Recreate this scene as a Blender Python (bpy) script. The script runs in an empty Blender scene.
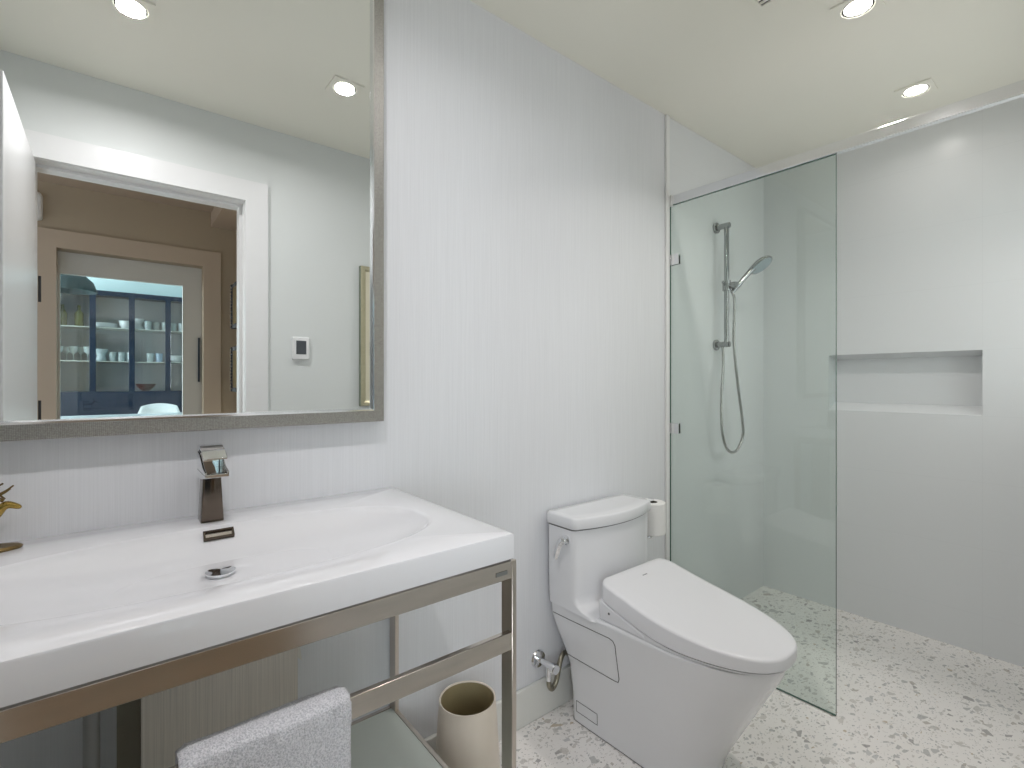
import bpy, bmesh, math, random
from mathutils import Vector, Matrix
random.seed(7)
PI = math.pi
scene = bpy.context.scene
C = scene.collection

# ------------------------------------------------------------------ camera
cam_d = bpy.data.cameras.new('camera'); cam = bpy.data.objects.new('camera', cam_d); C.objects.link(cam)
CAM_H = 1.204
cam.location = (0, 0, CAM_H)
cam.rotation_mode = 'XYZ'
cam.rotation_euler = (math.radians(90), 0, math.radians(-39.07))
cam_d.sensor_fit = 'HORIZONTAL'; cam_d.sensor_width = 36; cam_d.lens = 493 / 1024 * 36
cam_d.shift_y = -2.7 / 1024
cam_d.clip_start = 0.01
scene.camera = cam
# ------------------------------------------------------------------ world, exposure
w = bpy.data.worlds.new('world'); scene.world = w; w.use_nodes = True
w.node_tree.nodes['Background'].inputs[0].default_value = (0.8, 0.88, 1, 1)
w.node_tree.nodes['Background'].inputs[1].default_value = 0.6
vs = scene.view_settings
vs.view_transform = 'Standard'; vs.look = 'None'; vs.gamma = 1; vs.use_curve_mapping = False
vs.exposure = 0.12
# room dimensions (metres); x along the mirror wall, y towards it
YB, XR, YF, XL, H = 1.32, 2.98, -0.03, -0.5, 2.432
YM = 1.29                      # mirror glass plane
HY0, HY1 = -0.19, -1.59        # hall
LAMPS = [(0.049, 0.54, (1.0, 0.965, 0.985)), (0.756, 0.54, (1.0, 0.965, 0.985)), (1.898, 0.54, (1.0, 0.94, 0.90)), (2.629, 0.54, (1.0, 0.94, 0.90))]
LAMP_P = [(6.3, 165), (1.7, 160), (4.1, 130), (0.55, 150)]    # watts, beam angle

def area(name, loc, rot, sx, sy, power, col, shape='RECTANGLE', spread=180):
    d = bpy.data.lights.new(name, 'AREA'); d.shape = shape; d.size = sx
    if shape == 'RECTANGLE': d.size_y = sy
    d.energy = power; d.color = col; d.spread = math.radians(spread)
    o = bpy.data.objects.new(name, d); C.objects.link(o); o.location = loc; o.rotation_euler = rot
    return o
# added unseen area lights fill the hall; daylight in the room beyond
area('hall_fill_light', (-2.3, -0.9, 1.5), (0, math.radians(-90), 0), 1.4, 1.2, 7.5, (1.0, 0.9, 0.78))  # added fill to light the hall; no window built there
area('hall_side_fill_light', (-.85, -1.45, 1.35), (math.radians(90), 0, math.radians(-28)),   .55, 1.3, 6.6, (0.88, 0.94, 1.0), spread=100)  # added fill through the doorway, out of the mirror's sight; no window there
area('far_room_window_light', (-2.6, -3.2, 1.6), (0, math.radians(-90), 0), 1.8, 2.0, 170, (0.85, 0.94, 1.0))

area('shower_fill_light', (2.5, -.24, 1.62), (math.radians(108), 0, 0), .78, 1.0, 4.0, (1.0, 0.97, 0.92))  # added fill, shining in through the made-up shower bay window
# ------------------------------------------------------------------ materials
def new_mat(name):
    m = bpy.data.materials.new(name); m.use_nodes = True
    nt = m.node_tree; b = nt.nodes['Principled BSDF']
    return m, nt, b
def N(nt, t, **kw):
    n = nt.nodes.new(t)
    for k, v in kw.items():
        if k.startswith('i_'): n.inputs[k[2:].replace('_', ' ')].default_value = v
        else: setattr(n, k, v)
    return n
def math_n(nt, op, a, b=None, c=None):
    n = nt.nodes.new('ShaderNodeMath'); n.operation = op
    for i, v in enumerate((a, b, c)):
        if v is None: continue
        if isinstance(v, (int, float)): n.inputs[i].default_value = v
        else: nt.links.new(v, n.inputs[i])
    return n.outputs[0]
def mapped(nt, scale=(1, 1, 1), loc=(0, 0, 0), rot=(0, 0, 0)):
    tc = nt.nodes.new('ShaderNodeTexCoord'); mp = nt.nodes.new('ShaderNodeMapping')
    mp.inputs['Scale'].default_value = scale; mp.inputs['Location'].default_value = loc; mp.inputs['Rotation'].default_value = rot
    nt.links.new(tc.outputs['Object'], mp.inputs[0]); return mp.outputs[0]
def plain(name, col, rough=0.5, metal=0.0, noise=0.0, nscale=20, coat=0.0, bump=0.0, spec=0.5, stretch=(1, 1, 1)):
    m, nt, b = new_mat(name)
    b.inputs['Roughness'].default_value = rough; b.inputs['Metallic'].default_value = metal
    b.inputs['Coat Weight'].default_value = coat; b.inputs['Specular IOR Level'].default_value = spec
    nz = N(nt, 'ShaderNodeTexNoise', i_Scale=nscale, i_Detail=4.0)
    nt.links.new(mapped(nt, stretch), nz.inputs['Vector'])
    mx = N(nt, 'ShaderNodeMix', data_type='RGBA')
    c = Vector(col)
    mx.inputs[6].default_value = (*(c * (1 - noise)), 1); mx.inputs[7].default_value = (*[min(1, v) for v in c * (1 + noise)], 1)
    nt.links.new(nz.outputs[0], mx.inputs[0]); nt.links.new(mx.outputs[2], b.inputs['Base Color'])
    if bump:
        bp = N(nt, 'ShaderNodeBump', i_Strength=bump, i_Distance=0.002)
        nt.links.new(nz.outputs[0], bp.inputs['Height']); nt.links.new(bp.outputs[0], b.inputs['Normal'])
    return m
def wallpaper(name, base, amp):
    m, nt, b = new_mat(name); b.inputs['Roughness'].default_value = 0.42
    v = mapped(nt, (900, 900, 7)); n1 = N(nt, 'ShaderNodeTexNoise', i_Scale=1.0, i_Detail=3.0); nt.links.new(v, n1.inputs['Vector'])
    v2 = mapped(nt, (380, 380, 4)); n2 = N(nt, 'ShaderNodeTexNoise', i_Scale=1.0, i_Detail=2.0); nt.links.new(v2, n2.inputs['Vector'])
    s = math_n(nt, 'ADD', n1.outputs[0], n2.outputs[0]); s = math_n(nt, 'MULTIPLY', s, 0.5)
    cr = N(nt, 'ShaderNodeValToRGB'); nt.links.new(s, cr.inputs[0])
    cr.color_ramp.elements[0].position = 0.36; cr.color_ramp.elements[1].position = 0.62
    cr.color_ramp.elements[0].color = (*[c * (1 - amp) for c in base], 1); cr.color_ramp.elements[1].color = (*base, 1)
    nt.links.new(cr.outputs[0], b.inputs['Base Color'])
    bp = N(nt, 'ShaderNodeBump', i_Strength=0.12, i_Distance=0.001); nt.links.new(s, bp.inputs['Height']); nt.links.new(bp.outputs[0], b.inputs['Normal'])
    return m
def tile(name, base, joint, axis, tw, th, ox, oz):
    """large matt tiles with hairline joints; axis = 0 for a wall along x, 1 for a wall along y"""
    m, nt, b = new_mat(name); b.inputs['Roughness'].default_value = 0.28
    tc = nt.nodes.new('ShaderNodeTexCoord'); sp = nt.nodes.new('ShaderNodeSeparateXYZ'); nt.links.new(tc.outputs['Object'], sp.inputs[0])
    def line(src, size, off):
        a = math_n(nt, 'SUBTRACT', src, off); a = math_n(nt, 'DIVIDE', a, size); a = math_n(nt, 'FRACT', a)
        a = math_n(nt, 'SUBTRACT', a, 0.5); a = math_n(nt, 'ABSOLUTE', a)
        return math_n(nt, 'GREATER_THAN', a, 0.5 - 0.0012 / size)
    l = math_n(nt, 'MAXIMUM', line(sp.outputs[axis], tw, ox), line(sp.outputs[2], th, oz))
    mx = N(nt, 'ShaderNodeMix', data_type='RGBA'); mx.inputs[6].default_value = (*base, 1); mx.inputs[7].default_value = (*joint, 1)
    nt.links.new(l, mx.inputs[0]); nt.links.new(mx.outputs[2], b.inputs['Base Color'])
    return m
def terrazzo(name):
    m, nt, b = new_mat(name); b.inputs['Roughness'].default_value = 0.22
    col = (0.66, 0.64, 0.60, 1); prev = None
    base = N(nt, 'ShaderNodeTexNoise', i_Scale=6.0, i_Detail=5.0); nt.links.new(mapped(nt), base.inputs['Vector'])
    mb = N(nt, 'ShaderNodeMix', data_type='RGBA'); mb.inputs[6].default_value = (0.88, 0.85, 0.815, 1); mb.inputs[7].default_value = (0.93, 0.91, 0.89, 1)
    nt.links.new(base.outputs[0], mb.inputs[0]); prev = mb.outputs[2]
    for sc, thr, edge, ro, seed in ((150, 0.84, 0.14, 0.4, 0), (75, 0.82, 0.14, 0.9, 3), (40, 0.80, 0.12, 0.3, 7), (26, 0.90, 0.13, 0.7, 11)):
        v = mapped(nt, (1, 1.35, 1), (seed * 1.3, seed * .7, 0), (0, 0, ro))
        wob = N(nt, 'ShaderNodeTexNoise', i_Scale=sc * 0.8, i_Detail=1.0); nt.links.new(v, wob.inputs['Vector'])
        vm = N(nt, 'ShaderNodeVectorMath', operation='MULTIPLY_ADD'); nt.links.new(wob.outputs['Color'], vm.inputs[0])
        vm.inputs[1].default_value = (0.35 / sc,) * 3; nt.links.new(v, vm.inputs[2])
        ve = N(nt, 'ShaderNodeTexVoronoi', feature='DISTANCE_TO_EDGE', i_Scale=sc); vc = N(nt, 'ShaderNodeTexVoronoi', feature='F1', i_Scale=sc)
        ve.voronoi_dimensions = '2D'; vc.voronoi_dimensions = '2D'
        nt.links.new(vm.outputs[0], ve.inputs['Vector']); nt.links.new(vm.outputs[0], vc.inputs['Vector'])
        sp = N(nt, 'ShaderNodeSeparateColor'); nt.links.new(vc.outputs['Color'], sp.inputs[0])
        a = math_n(nt, 'GREATER_THAN', sp.outputs[0], thr)
        th = math_n(nt, 'MULTIPLY_ADD', sp.outputs[1], 0.16, edge); e = math_n(nt, 'GREATER_THAN', ve.outputs['Distance'], th)
        k = math_n(nt, 'MULTIPLY', a, e); k = math_n(nt, 'MULTIPLY', k, 0.72)
        cr = N(nt, 'ShaderNodeValToRGB'); cr.color_ramp.interpolation = 'CONSTANT'
        els = cr.color_ramp.elements
        els[0].color = (0.56, 0.54, 0.51, 1); els[1].position = 0.3; els[1].color = (0.42, 0.42, 0.41, 1)
        for p, c in ((0.5, (0.62, 0.59, 0.55)), (0.66, (0.50, 0.50, 0.50)), (0.82, (0.44, 0.40, 0.35)), (0.90, (0.28, 0.27, 0.26)), (0.975, (0.48, 0.38, 0.25))):
            x = els.new(p); x.color = (*c, 1)
        nt.links.new(sp.outputs[2], cr.inputs[0])
        mx = N(nt, 'ShaderNodeMix', data_type='RGBA'); nt.links.new(k, mx.inputs[0]); nt.links.new(prev, mx.inputs[6]); nt.links.new(cr.outputs[0], mx.inputs[7])
        prev = mx.outputs[2]
    nt.links.new(prev, b.inputs['Base Color'])
    return m
def clear_glass(name, tint, refl=1.0):
    """clear pane: tinted see-through body plus Schlick reflection (same for every ray)"""
    m, nt, b = new_mat(name); nt.nodes.remove(b)
    out = nt.nodes['Material Output']
    tr = N(nt, 'ShaderNodeBsdfTransparent'); tr.inputs[0].default_value = (*tint, 1)
    gl = N(nt, 'ShaderNodeBsdfGlossy'); gl.inputs['Roughness'].default_value = 0.0; gl.inputs[0].default_value = (1, 1, 1, 1)
    lw = N(nt, 'ShaderNodeLayerWeight'); lw.inputs[0].default_value = 0.5
    p = math_n(nt, 'POWER', lw.outputs['Facing'], 5.0); p = math_n(nt, 'MULTIPLY_ADD', p, 0.9 * refl, 0.04 * refl)
    mx = N(nt, 'ShaderNodeMixShader'); nt.links.new(p, mx.inputs[0]); nt.links.new(tr.outputs[0], mx.inputs[1]); nt.links.new(gl.outputs[0], mx.inputs[2])
    nt.links.new(mx.outputs[0], out.inputs[0]); return m
def emit(name, col, s):
    m, nt, b = new_mat(name); b.inputs['Base Color'].default_value = (*col, 1)
    b.inputs['Emission Color'].default_value = (*col, 1); b.inputs['Emission Strength'].default_value = s; return m

M = {}
M['paper'] = wallpaper('vertical strie wallpaper', (0.79, 0.805, 0.83), 0.06)
M['paint'] = plain('white wall paint', (0.77, 0.80, 0.785), 0.5, noise=0.01, nscale=4)
M['ceil'] = plain('warm ceiling paint', (0.91, 0.895, 0.795), 0.45, noise=0.01, nscale=4)
M['tile_end'] = tile('white shower tile end wall', (0.76, 0.78, 0.79), (0.735, 0.755, 0.765), 1, 0.60, 0.293, 0.38, 1.343)
M['tile_side'] = tile('white shower tile side wall', (0.76, 0.78, 0.79), (0.735, 0.755, 0.765), 0, 0.60, 0.293, 2.38, 1.343)
M['terrazzo'] = terrazzo('terrazzo floor')
M['trim'] = plain('white gloss trim', (0.84, 0.845, 0.84), 0.3, noise=0.01)
M['base'] = plain('off white baseboard', (0.78, 0.79, 0.75), 0.35, noise=0.01)
M['ceramic'] = plain('white glazed ceramic', (0.81, 0.815, 0.84), 0.10, noise=0.004, coat=0.5)
M['toilet'] = plain('white vitreous china', (0.79, 0.80, 0.82), 0.13, noise=0.004, coat=0.4)
M['lidp'] = plain('white seat plastic', (0.79, 0.795, 0.82), 0.25, noise=0.004)
M['seam'] = plain('dark seam', (0.12, 0.12, 0.12), 0.6)
M['steel'] = plain('brushed stainless steel', (0.60, 0.55, 0.50), 0.20, 1.0, noise=0.16, nscale=9, stretch=(1, 6, 6))
M['steel_in'] = plain('brushed steel with fine grain', (0.58, 0.53, 0.48), 0.28, 1.0, noise=0.12, nscale=9, stretch=(6, 6, 1))
M['chrome'] = plain('polished chrome', (0.82, 0.83, 0.85), 0.04, 1.0)
M['satin'] = plain('satin nickel', (0.36, 0.37, 0.37), 0.10, 1.0)
M['mirror'] = plain('mirror silver', (0.93, 0.95, 0.945), 0.0, 1.0)
M['brass'] = plain('aged brass', (0.42, 0.29, 0.08), 0.25, 1.0, noise=0.25, nscale=60)
M['brass_dark'] = plain('dark aged brass', (0.20, 0.14, 0.06), 0.35, 1.0, noise=0.3, nscale=60)
M['alu'] = plain('bright satin aluminium', (0.86, 0.87, 0.89), 0.12, 1.0)
M['bin'] = plain('cream enamel', (0.78, 0.70, 0.60), 0.4, noise=0.03)
M['bin_in'] = plain('olive tan inner lining', (0.42, 0.35, 0.20), 0.5, noise=0.05)
M['paper_roll'] = plain('soft white tissue', (0.84, 0.84, 0.82), 0.9, noise=0.02, nscale=80, bump=0.1)
M['black'] = plain('dark slot', (0.02, 0.02, 0.02), 0.6)
M['glass'] = clear_glass('clear shower glass', (0.935, 0.970, 0.952))
M['glass_edge'] = plain('green glass edge', (0.05, 0.12, 0.09), 0.2)
M['glass_thin'] = clear_glass('clear cabinet glass', (0.97, 0.98, 0.98), 0.8)
M['frost'] = plain('frosted glass shelf', (0.56, 0.60, 0.56), 0.25, noise=0.01)
M['lamp'] = emit('lamp lens', (1, 0.97, 0.93), 14)
M['screen'] = plain('dark grey screen', (0.07, 0.08, 0.09), 0.15)
M['white_plastic'] = plain('white plastic', (0.85, 0.86, 0.86), 0.3)
M['hall'] = plain('tan hall paint', (0.46, 0.38, 0.28), 0.6, noise=0.02, nscale=3)
M['hall_trim'] = plain('tan hall trim paint', (0.56, 0.46, 0.36), 0.45, noise=0.02, nscale=3)
M['hall_ceil'] = plain('hall ceiling paint', (0.55, 0.46, 0.38), 0.6, noise=0.02, nscale=3)
M['door_gray'] = plain('pale grey door paint', (0.62, 0.61, 0.57), 0.4, noise=0.01)
M['navy'] = plain('deep blue lacquer', (0.001, 0.012, 0.034), 0.3, noise=0.1)
M['cab_in'] = plain('grey cabinet lining', (0.32, 0.34, 0.36), 0.5, noise=0.05, nscale=3)
M['teal'] = plain('pale aqua wall paint', (0.66, 0.82, 0.84), 0.6, noise=0.02)
M['wood'] = plain('oak floor boards', (0.35, 0.24, 0.15), 0.4, noise=0.25, nscale=8, stretch=(1, 8, 1))
M['gold'] = plain('aged silver gilt', (0.52, 0.48, 0.33), 0.35, 0.6, noise=0.15, nscale=60)
M['cream'] = plain('cream paper', (0.72, 0.68, 0.52), 0.7, noise=0.04, nscale=5)
M['green_edge'] = plain('greenish patinated edge', (0.20, 0.24, 0.18), 0.4, 0.3, noise=0.2, nscale=50)
M['bottle_green'] = plain('yellow green glass', (0.11, 0.12, 0.015), 0.1, noise=0.1)
M['pale_glass'] = plain('pale thick glassware', (0.50, 0.58, 0.60), 0.1, noise=0.3, nscale=60)
M['bronze_reflection'] = plain('dark bronze chrome', (0.13, 0.105, 0.085), 0.10, 1.0)  # bronze overflow frame; on the chrome tap, its dark tone paints reflection
M['china'] = plain('white china', (0.82, 0.86, 0.88), 0.2)
M['china_blue'] = plain('blue and white china', (0.35, 0.50, 0.68), 0.2, noise=0.5, nscale=40)
M['red'] = plain('red lacquer', (0.12, 0.045, 0.04), 0.3)
M['pvc'] = plain('grey pipe', (0.35, 0.35, 0.34), 0.4)
M['panel'] = wallpaper('strie panel covering', (0.78, 0.73, 0.65), 0.20)
M['torn'] = plain('torn paper edge', (0.74, 0.72, 0.66), 0.8, noise=0.04)

def frame_mat():
    m, nt, b = new_mat('beaded pewter frame'); b.inputs['Metallic'].default_value = 0.75; b.inputs['Roughness'].default_value = 0.38
    v = mapped(nt); vo = N(nt, 'ShaderNodeTexVoronoi', feature='F1', i_Scale=330.0); vo.inputs['Randomness'].default_value = 0.25
    nt.links.new(v, vo.inputs['Vector'])
    cr = N(nt, 'ShaderNodeValToRGB'); nt.links.new(vo.outputs['Distance'], cr.inputs[0])
    cr.color_ramp.elements[0].color = (0.60, 0.59, 0.55, 1); cr.color_ramp.elements[1].color = (0.26, 0.25, 0.23, 1); cr.color_ramp.elements[1].position = 0.8
    nt.links.new(cr.outputs[0], b.inputs['Base Color'])
    bp = N(nt, 'ShaderNodeBump', i_Strength=0.5, i_Distance=0.001, invert=True); nt.links.new(vo.outputs['Distance'], bp.inputs['Height']); nt.links.new(bp.outputs[0], b.inputs['Normal'])
    return m
M['frame'] = frame_mat()
def towel_mat():
    m, nt, b = new_mat('terry cloth'); b.inputs['Roughness'].default_value = 0.95; b.inputs['Sheen Weight'].default_value = 0.5
    v = mapped(nt); nz = N(nt, 'ShaderNodeTexNoise', i_Scale=420.0, i_Detail=3.0); nt.links.new(v, nz.inputs['Vector'])
    cr = N(nt, 'ShaderNodeValToRGB'); nt.links.new(nz.outputs[0], cr.inputs[0])
    cr.color_ramp.elements[0].position = 0.36; cr.color_ramp.elements[1].position = 0.6
    cr.color_ramp.elements[0].color = (0.52, 0.53, 0.57, 1); cr.color_ramp.elements[1].color = (0.82, 0.82, 0.86, 1)
    nt.links.new(cr.outputs[0], b.inputs['Base Color'])
    bp = N(nt, 'ShaderNodeBump', i_Strength=0.9, i_Distance=0.003); nt.links.new(nz.outputs[0], bp.inputs['Height']); nt.links.new(bp.outputs[0], b.inputs['Normal'])
    return m
M['towel'] = towel_mat()

# ------------------------------------------------------------------ helpers
def tag(o, label=None, cat=None, group=None, kind=None):
    if label: o['label'] = label
    if cat: o['category'] = cat
    if group: o['group'] = group
    if kind: o['kind'] = kind
    return o
BASE = {}
def thing(name, label, cat, loc=(0, 0, 0), group=None):
    o = bpy.data.objects.new(name, None); o.empty_display_size = 0.05; C.objects.link(o); o.location = loc
    BASE[o] = Vector(loc); return tag(o, label, cat, group)
def obj(name, bm, m, parent=None, smooth=None, origin=None, bevel=0, seg=2):
    """world-space bmesh -> one mesh object; children keep their thing's base as origin"""
    base = BASE[parent] if parent else Vector(origin or (0, 0, 0))
    bm.normal_update()
    bmesh.ops.translate(bm, verts=bm.verts, vec=-base)
    me = bpy.data.meshes.new(name); bm.to_mesh(me); bm.free()
    o = bpy.data.objects.new(name, me); C.objects.link(o)
    if isinstance(m, (list, tuple)):
        for x in m: me.materials.append(x)
    else: me.materials.append(m)
    if parent: o.parent = parent
    else: o.location = base
    BASE[o] = base
    if bevel:
        b = o.modifiers.new('bevel', 'BEVEL'); b.width = bevel; b.segments = seg; b.limit_method = 'ANGLE'; b.angle_limit = math.radians(40)
    if smooth is not None:
        me.polygons.foreach_set('use_smooth', [True] * len(me.polygons))
        try: me.set_sharp_from_angle(angle=math.radians(smooth))
        except Exception: pass
    elif bevel:
        me.polygons.foreach_set('use_smooth', [True] * len(me.polygons))
        try: me.set_sharp_from_angle(angle=math.radians(30))
        except Exception: pass
    return o
def box(bm, x0, x1, y0, y1, z0, z1, mi=0):
    vs_ = [bm.verts.new(p) for p in ((x0, y0, z0), (x1, y0, z0), (x1, y1, z0), (x0, y1, z0), (x0, y0, z1), (x1, y0, z1), (x1, y1, z1), (x0, y1, z1))]
    for f in ((3, 2, 1, 0), (4, 5, 6, 7), (0, 1, 5, 4), (1, 2, 6, 5), (2, 3, 7, 6), (3, 0, 4, 7)):
        fc = bm.faces.new([vs_[i] for i in f]); fc.material_index = mi
    return bm
def bx(*a): return box(bmesh.new(), *a)
def loft(bm, rings, cap=True, closed=True, mi=0):
    R = [[bm.verts.new(p) for p in r] for r in rings]
    n = len(R[0])
    for a, b in zip(R[:-1], R[1:]):
        for i in range(n if closed else n - 1):
            j = (i + 1) % n
            try: bm.faces.new((a[i], a[j], b[j], b[i])).material_index = mi
            except ValueError: pass
    if cap:
        bm.faces.new(list(reversed(R[0]))).material_index = mi; bm.faces.new(R[-1]).material_index = mi
    bmesh.ops.recalc_face_normals(bm, faces=bm.faces)
    return bm
def tube(bm, pts, r, n=12, closed=False, mi=0):
    pts = [Vector(p) for p in pts]; k = len(pts)
    rad = r if isinstance(r, (list, tuple)) else [r] * k
    rings = []; up = None
    for i, p in enumerate(pts):
        if closed: t = (pts[(i + 1) % k] - pts[i - 1]).normalized()
        else: t = (pts[min(i + 1, k - 1)] - pts[max(i - 1, 0)]).normalized()
        if up is None: up = Vector((0, 0, 1)) if abs(t.z) < 0.9 else Vector((1, 0, 0))
        s = t.cross(up)
        if s.length < 1e-5: s = t.orthogonal()
        s.normalize(); up = s.cross(t).normalized()
        rings.append([p + (s * math.cos(a) + up * math.sin(a)) * rad[i] for a in (2 * PI * j / n for j in range(n))])
    if closed: rings.append(rings[0]); return loft(bm, rings, cap=False, mi=mi)
    return loft(bm, rings, mi=mi)
def smoothpath(ctrl, n=12):
    P = [Vector(c) for c in ctrl]; P = [P[0] * 2 - P[1]] + P + [P[-1] * 2 - P[-2]]; out = []
    for i in range(1, len(P) - 2):
        for k in range(n):
            t = k / n; a, b, c, d = P[i - 1:i + 3]
            out.append(0.5 * ((2 * b) + (c - a) * t + (2 * a - 5 * b + 4 * c - d) * t * t + (3 * b - a - 3 * c + d) * t ** 3))
    out.append(P[-2]); return out
def lathe(bm, prof, c, n=32, axis='Z', cap=False, mi=0):
    rings = []
    for r, h in prof:
        ring = []
        for j in range(n):
            a = 2 * PI * j / n; x, y = max(r, 1e-5) * math.cos(a), max(r, 1e-5) * math.sin(a)
            v = {'Z': (x, y, h), 'Y': (x, h, y), 'X': (h, x, y)}[axis]
            ring.append(Vector(c) + Vector(v))
        rings.append(ring)
    return loft(bm, rings, cap=cap, mi=mi)
def rrect(cx, cy, hx, hy, r, z, n=6):
    out = []
    for sx, sy, a0 in ((1, 1, 0), (-1, 1, PI / 2), (-1, -1, PI), (1, -1, 3 * PI / 2)):
        for k in range(n + 1):
            a = a0 + PI / 2 * k / n
            out.append((cx + sx * (hx - r) + r * math.cos(a), cy + sy * (hy - r) + r * math.sin(a), z))
    return out
def struct(name, bm, m, parent=None, **kw):
    o = obj(name, bm, m, parent, **kw)
    if not parent: o['kind'] = 'structure'
    return o

# ------------------------------------------------------------------ room shell
T = 0.12
struct('floor', bx(XL - T, XR + T + .1, YF - .16, YB + T, -0.1, 0), M['terrazzo'])
struct('ceiling', bx(XL - T, XR + T + .1, YF - .16, YB + T, H, H + 0.1), M['ceil'])
bm = bx(XL - T, 1.985, YB, YB + T, 0, H)
struct('wall_back', bm, M['paper'])
struct('wall_back_shower', bx(1.985, XR + T + .1, YB, YB + T, 0, H), M['tile_side'])
# end wall with recessed niche (ledge and soffit slope)
n0, n1, nb, ntp, nd = 0.38, 0.98, 1.052, 1.343, 0.10
bm = bmesh.new()
box(bm, XR, XR + .2, YF, n0, 0, H); box(bm, XR, XR + .2, n1, YB, 0, H)
box(bm, XR, XR + .2, n0, n1, 0, nb); box(bm, XR, XR + .2, n0, n1, ntp, H)
box(bm, XR + nd, XR + .2, n0, n1, nb, ntp)
def wedge(bm, y0, y1, p):   # p: three (x, z)
    a = [bm.verts.new((x, y0, z)) for x, z in p]; b = [bm.verts.new((x, y1, z)) for x, z in p]
    bm.faces.new(a); bm.faces.new(b[::-1])
    for i in range(3): bm.faces.new((a[i], b[i], b[(i + 1) % 3], a[(i + 1) % 3]))
wedge(bm, n0, n1, ((XR, nb), (XR + nd, nb), (XR + nd, nb + .038)))
wedge(bm, n0, n1, ((XR, ntp), (XR + nd, ntp), (XR + nd, ntp - .022)))
bmesh.ops.recalc_face_normals(bm, faces=bm.faces)
struct('wall_right', bm, M['tile_end'])
struct('wall_left', bx(XL - T, XL, YF, YB, 0, H), M['paint'])
# front wall with the doorway the camera stands in
ox0, ox1, oh = -0.235, 0.488, 2.055
bm = bmesh.new()
box(bm, XL - T, ox0 - .02, HY0, YF, 0, H); wn0, wn1, wz0, wz1 = 2.10, 2.90, 1.12, 2.12   # added window opening in the shower bay, unseen, lets fill light in
box(bm, ox1 + .02, wn0, HY0, YF, 0, H); box(bm, wn1, XR + T, HY0, YF, 0, H); box(bm, wn0, wn1, HY0, YF, 0, wz0); box(bm, wn0, wn1, HY0, YF, wz1, H); box(bm, ox0 - .02, ox1 + .02, HY0, YF, oh + .02, H)
struct('wall_front', bm, M['paint'])
wf = bmesh.new()
for x0, x1, z0_, z1_ in ((wn0 + .0005, wn0 + .03, wz0 + .0005, wz1 - .0005), (wn1 - .03, wn1 - .0005, wz0 + .0005, wz1 - .0005), (wn0 + .03, wn1 - .03, wz0 + .0005, wz0 + .03), (wn0 + .03, wn1 - .03, wz1 - .03, wz1 - .0005)): box(wf, x0, x1, YF - .10, YF - .06, z0_, z1_)
wn = struct('added_window', wf, M['trim'], origin=(2.5, YF - .08, wz0))  # made-up window for the fill light, out of view
obj('added_window_pane', bx(wn0 + .03, wn1 - .03, YF - .083, YF - .077, wz0 + .03, wz1 - .03), M['glass_thin'], wn)
bm = bmesh.new()     # jamb lining with stop, and casing
for a, b in ((ox0 - .02, ox0), (ox1, ox1 + .02)): box(bm, a, b, HY0 - .004, YF + .002, 0, oh)
box(bm, ox0 - .02, ox1 + .02, HY0 - .004, YF + .002, oh, oh + .02)
box(bm, ox1 - .012, ox1, -0.15, -0.09, 0, oh - .012); box(bm, ox0, ox1, -0.15, -0.09, oh - .012, oh)
struct('trim_4', bm, M['trim'])
bm = bmesh.new()
cw = 0.098
box(bm, ox1 + .002, ox1 + cw, YF, YF + .018, 0, oh + cw); box(bm, ox0 - cw, ox0 - .02, YF, YF + .018, 0, oh + cw)
box(bm, ox0 - .02, ox1 + .002, YF, YF + .018, oh + .002, oh + cw)
struct('trim_1', bm, M['trim'])
# vertical strip where wallpaper meets tile
struct('trim_2', bx(1.978, 2.003, YB - .010, YB - .0005, 0, H - .0005), M['trim'], bevel=.002)
struct('baseboard_back', bx(XL, 1.978, YB - .014, YB - .0005, 0, 0.129), M['base'], bevel=.003)
struct('baseboard_front', bx(ox1 + cw, 1.98, YF + .0005, YF + .014, 0, 0.129), M['base'], bevel=.003)

# open bathroom door, swung in on the left
dr = struct('door_1', bx(-0.262, -0.226, YF + .004, 0.69, 0.012, 2.04), M['trim'], origin=(-.244, YF, 0), bevel=.002)
for z in (1.56, 1.08, 0.25):
    b_ = bmesh.new(); tube(b_, [(-0.216, -0.045, z - .05), (-0.216, -0.045, z + .05)], .0045); box(b_, -0.2345, -0.2335, -.075, -.045, z - .05, z + .05)
    obj('hinge', b_, M['black'], dr)
b_ = bmesh.new(); lathe(b_, [(0, -.226), (.026, -.226), (.026, -.218), (.009, -.216), (.009, -.180), (0, -.180)], (0, .63, 1.0), 20, 'X'); tube(b_, [(-.183, .632, 1.0), (-.183, .52, 1.0)], .008)
obj('door_handle', b_, M['satin'], dr, smooth=40)

# ------------------------------------------------------------------ hall and room beyond (seen in the mirror)
struct('floor', bx(-2.6, 2.0, -5.2, HY0, -0.1, 0), M['wood'])
struct('ceiling', bx(-2.6, 2.0, HY1, HY0, H, H + .1), M['hall_ceil'])
fx0, fx1, fh = -0.267, 0.511, 2.034
bm = bmesh.new()
box(bm, -2.6, fx0, HY1 - .12, HY1, 0, H); box(bm, fx1, .72, HY1 - .12, HY1, 0, H); box(bm, fx0, fx1, HY1 - .12, HY1, fh, H)
struct('wall_hall_back', bm, M['hall'])
bm = bmesh.new(); k = 0.11
box(bm, fx1, fx1 + k, HY1, HY1 + .02, 0, fh + k); box(bm, fx0 - k, fx0, HY1, HY1 + .02, 0, fh + k); box(bm, fx0, fx1, HY1, HY1 + .02, fh, fh + k)
struct('trim_3', bm, M['hall_trim'])
struct('wall_hall_right', bx(.72, .82, HY1 - .12, HY0, 0, H), M['hall'])
struct('trim_5', bx(.56, .72, HY1, HY0, 2.33, H), M['hall_ceil'])
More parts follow.
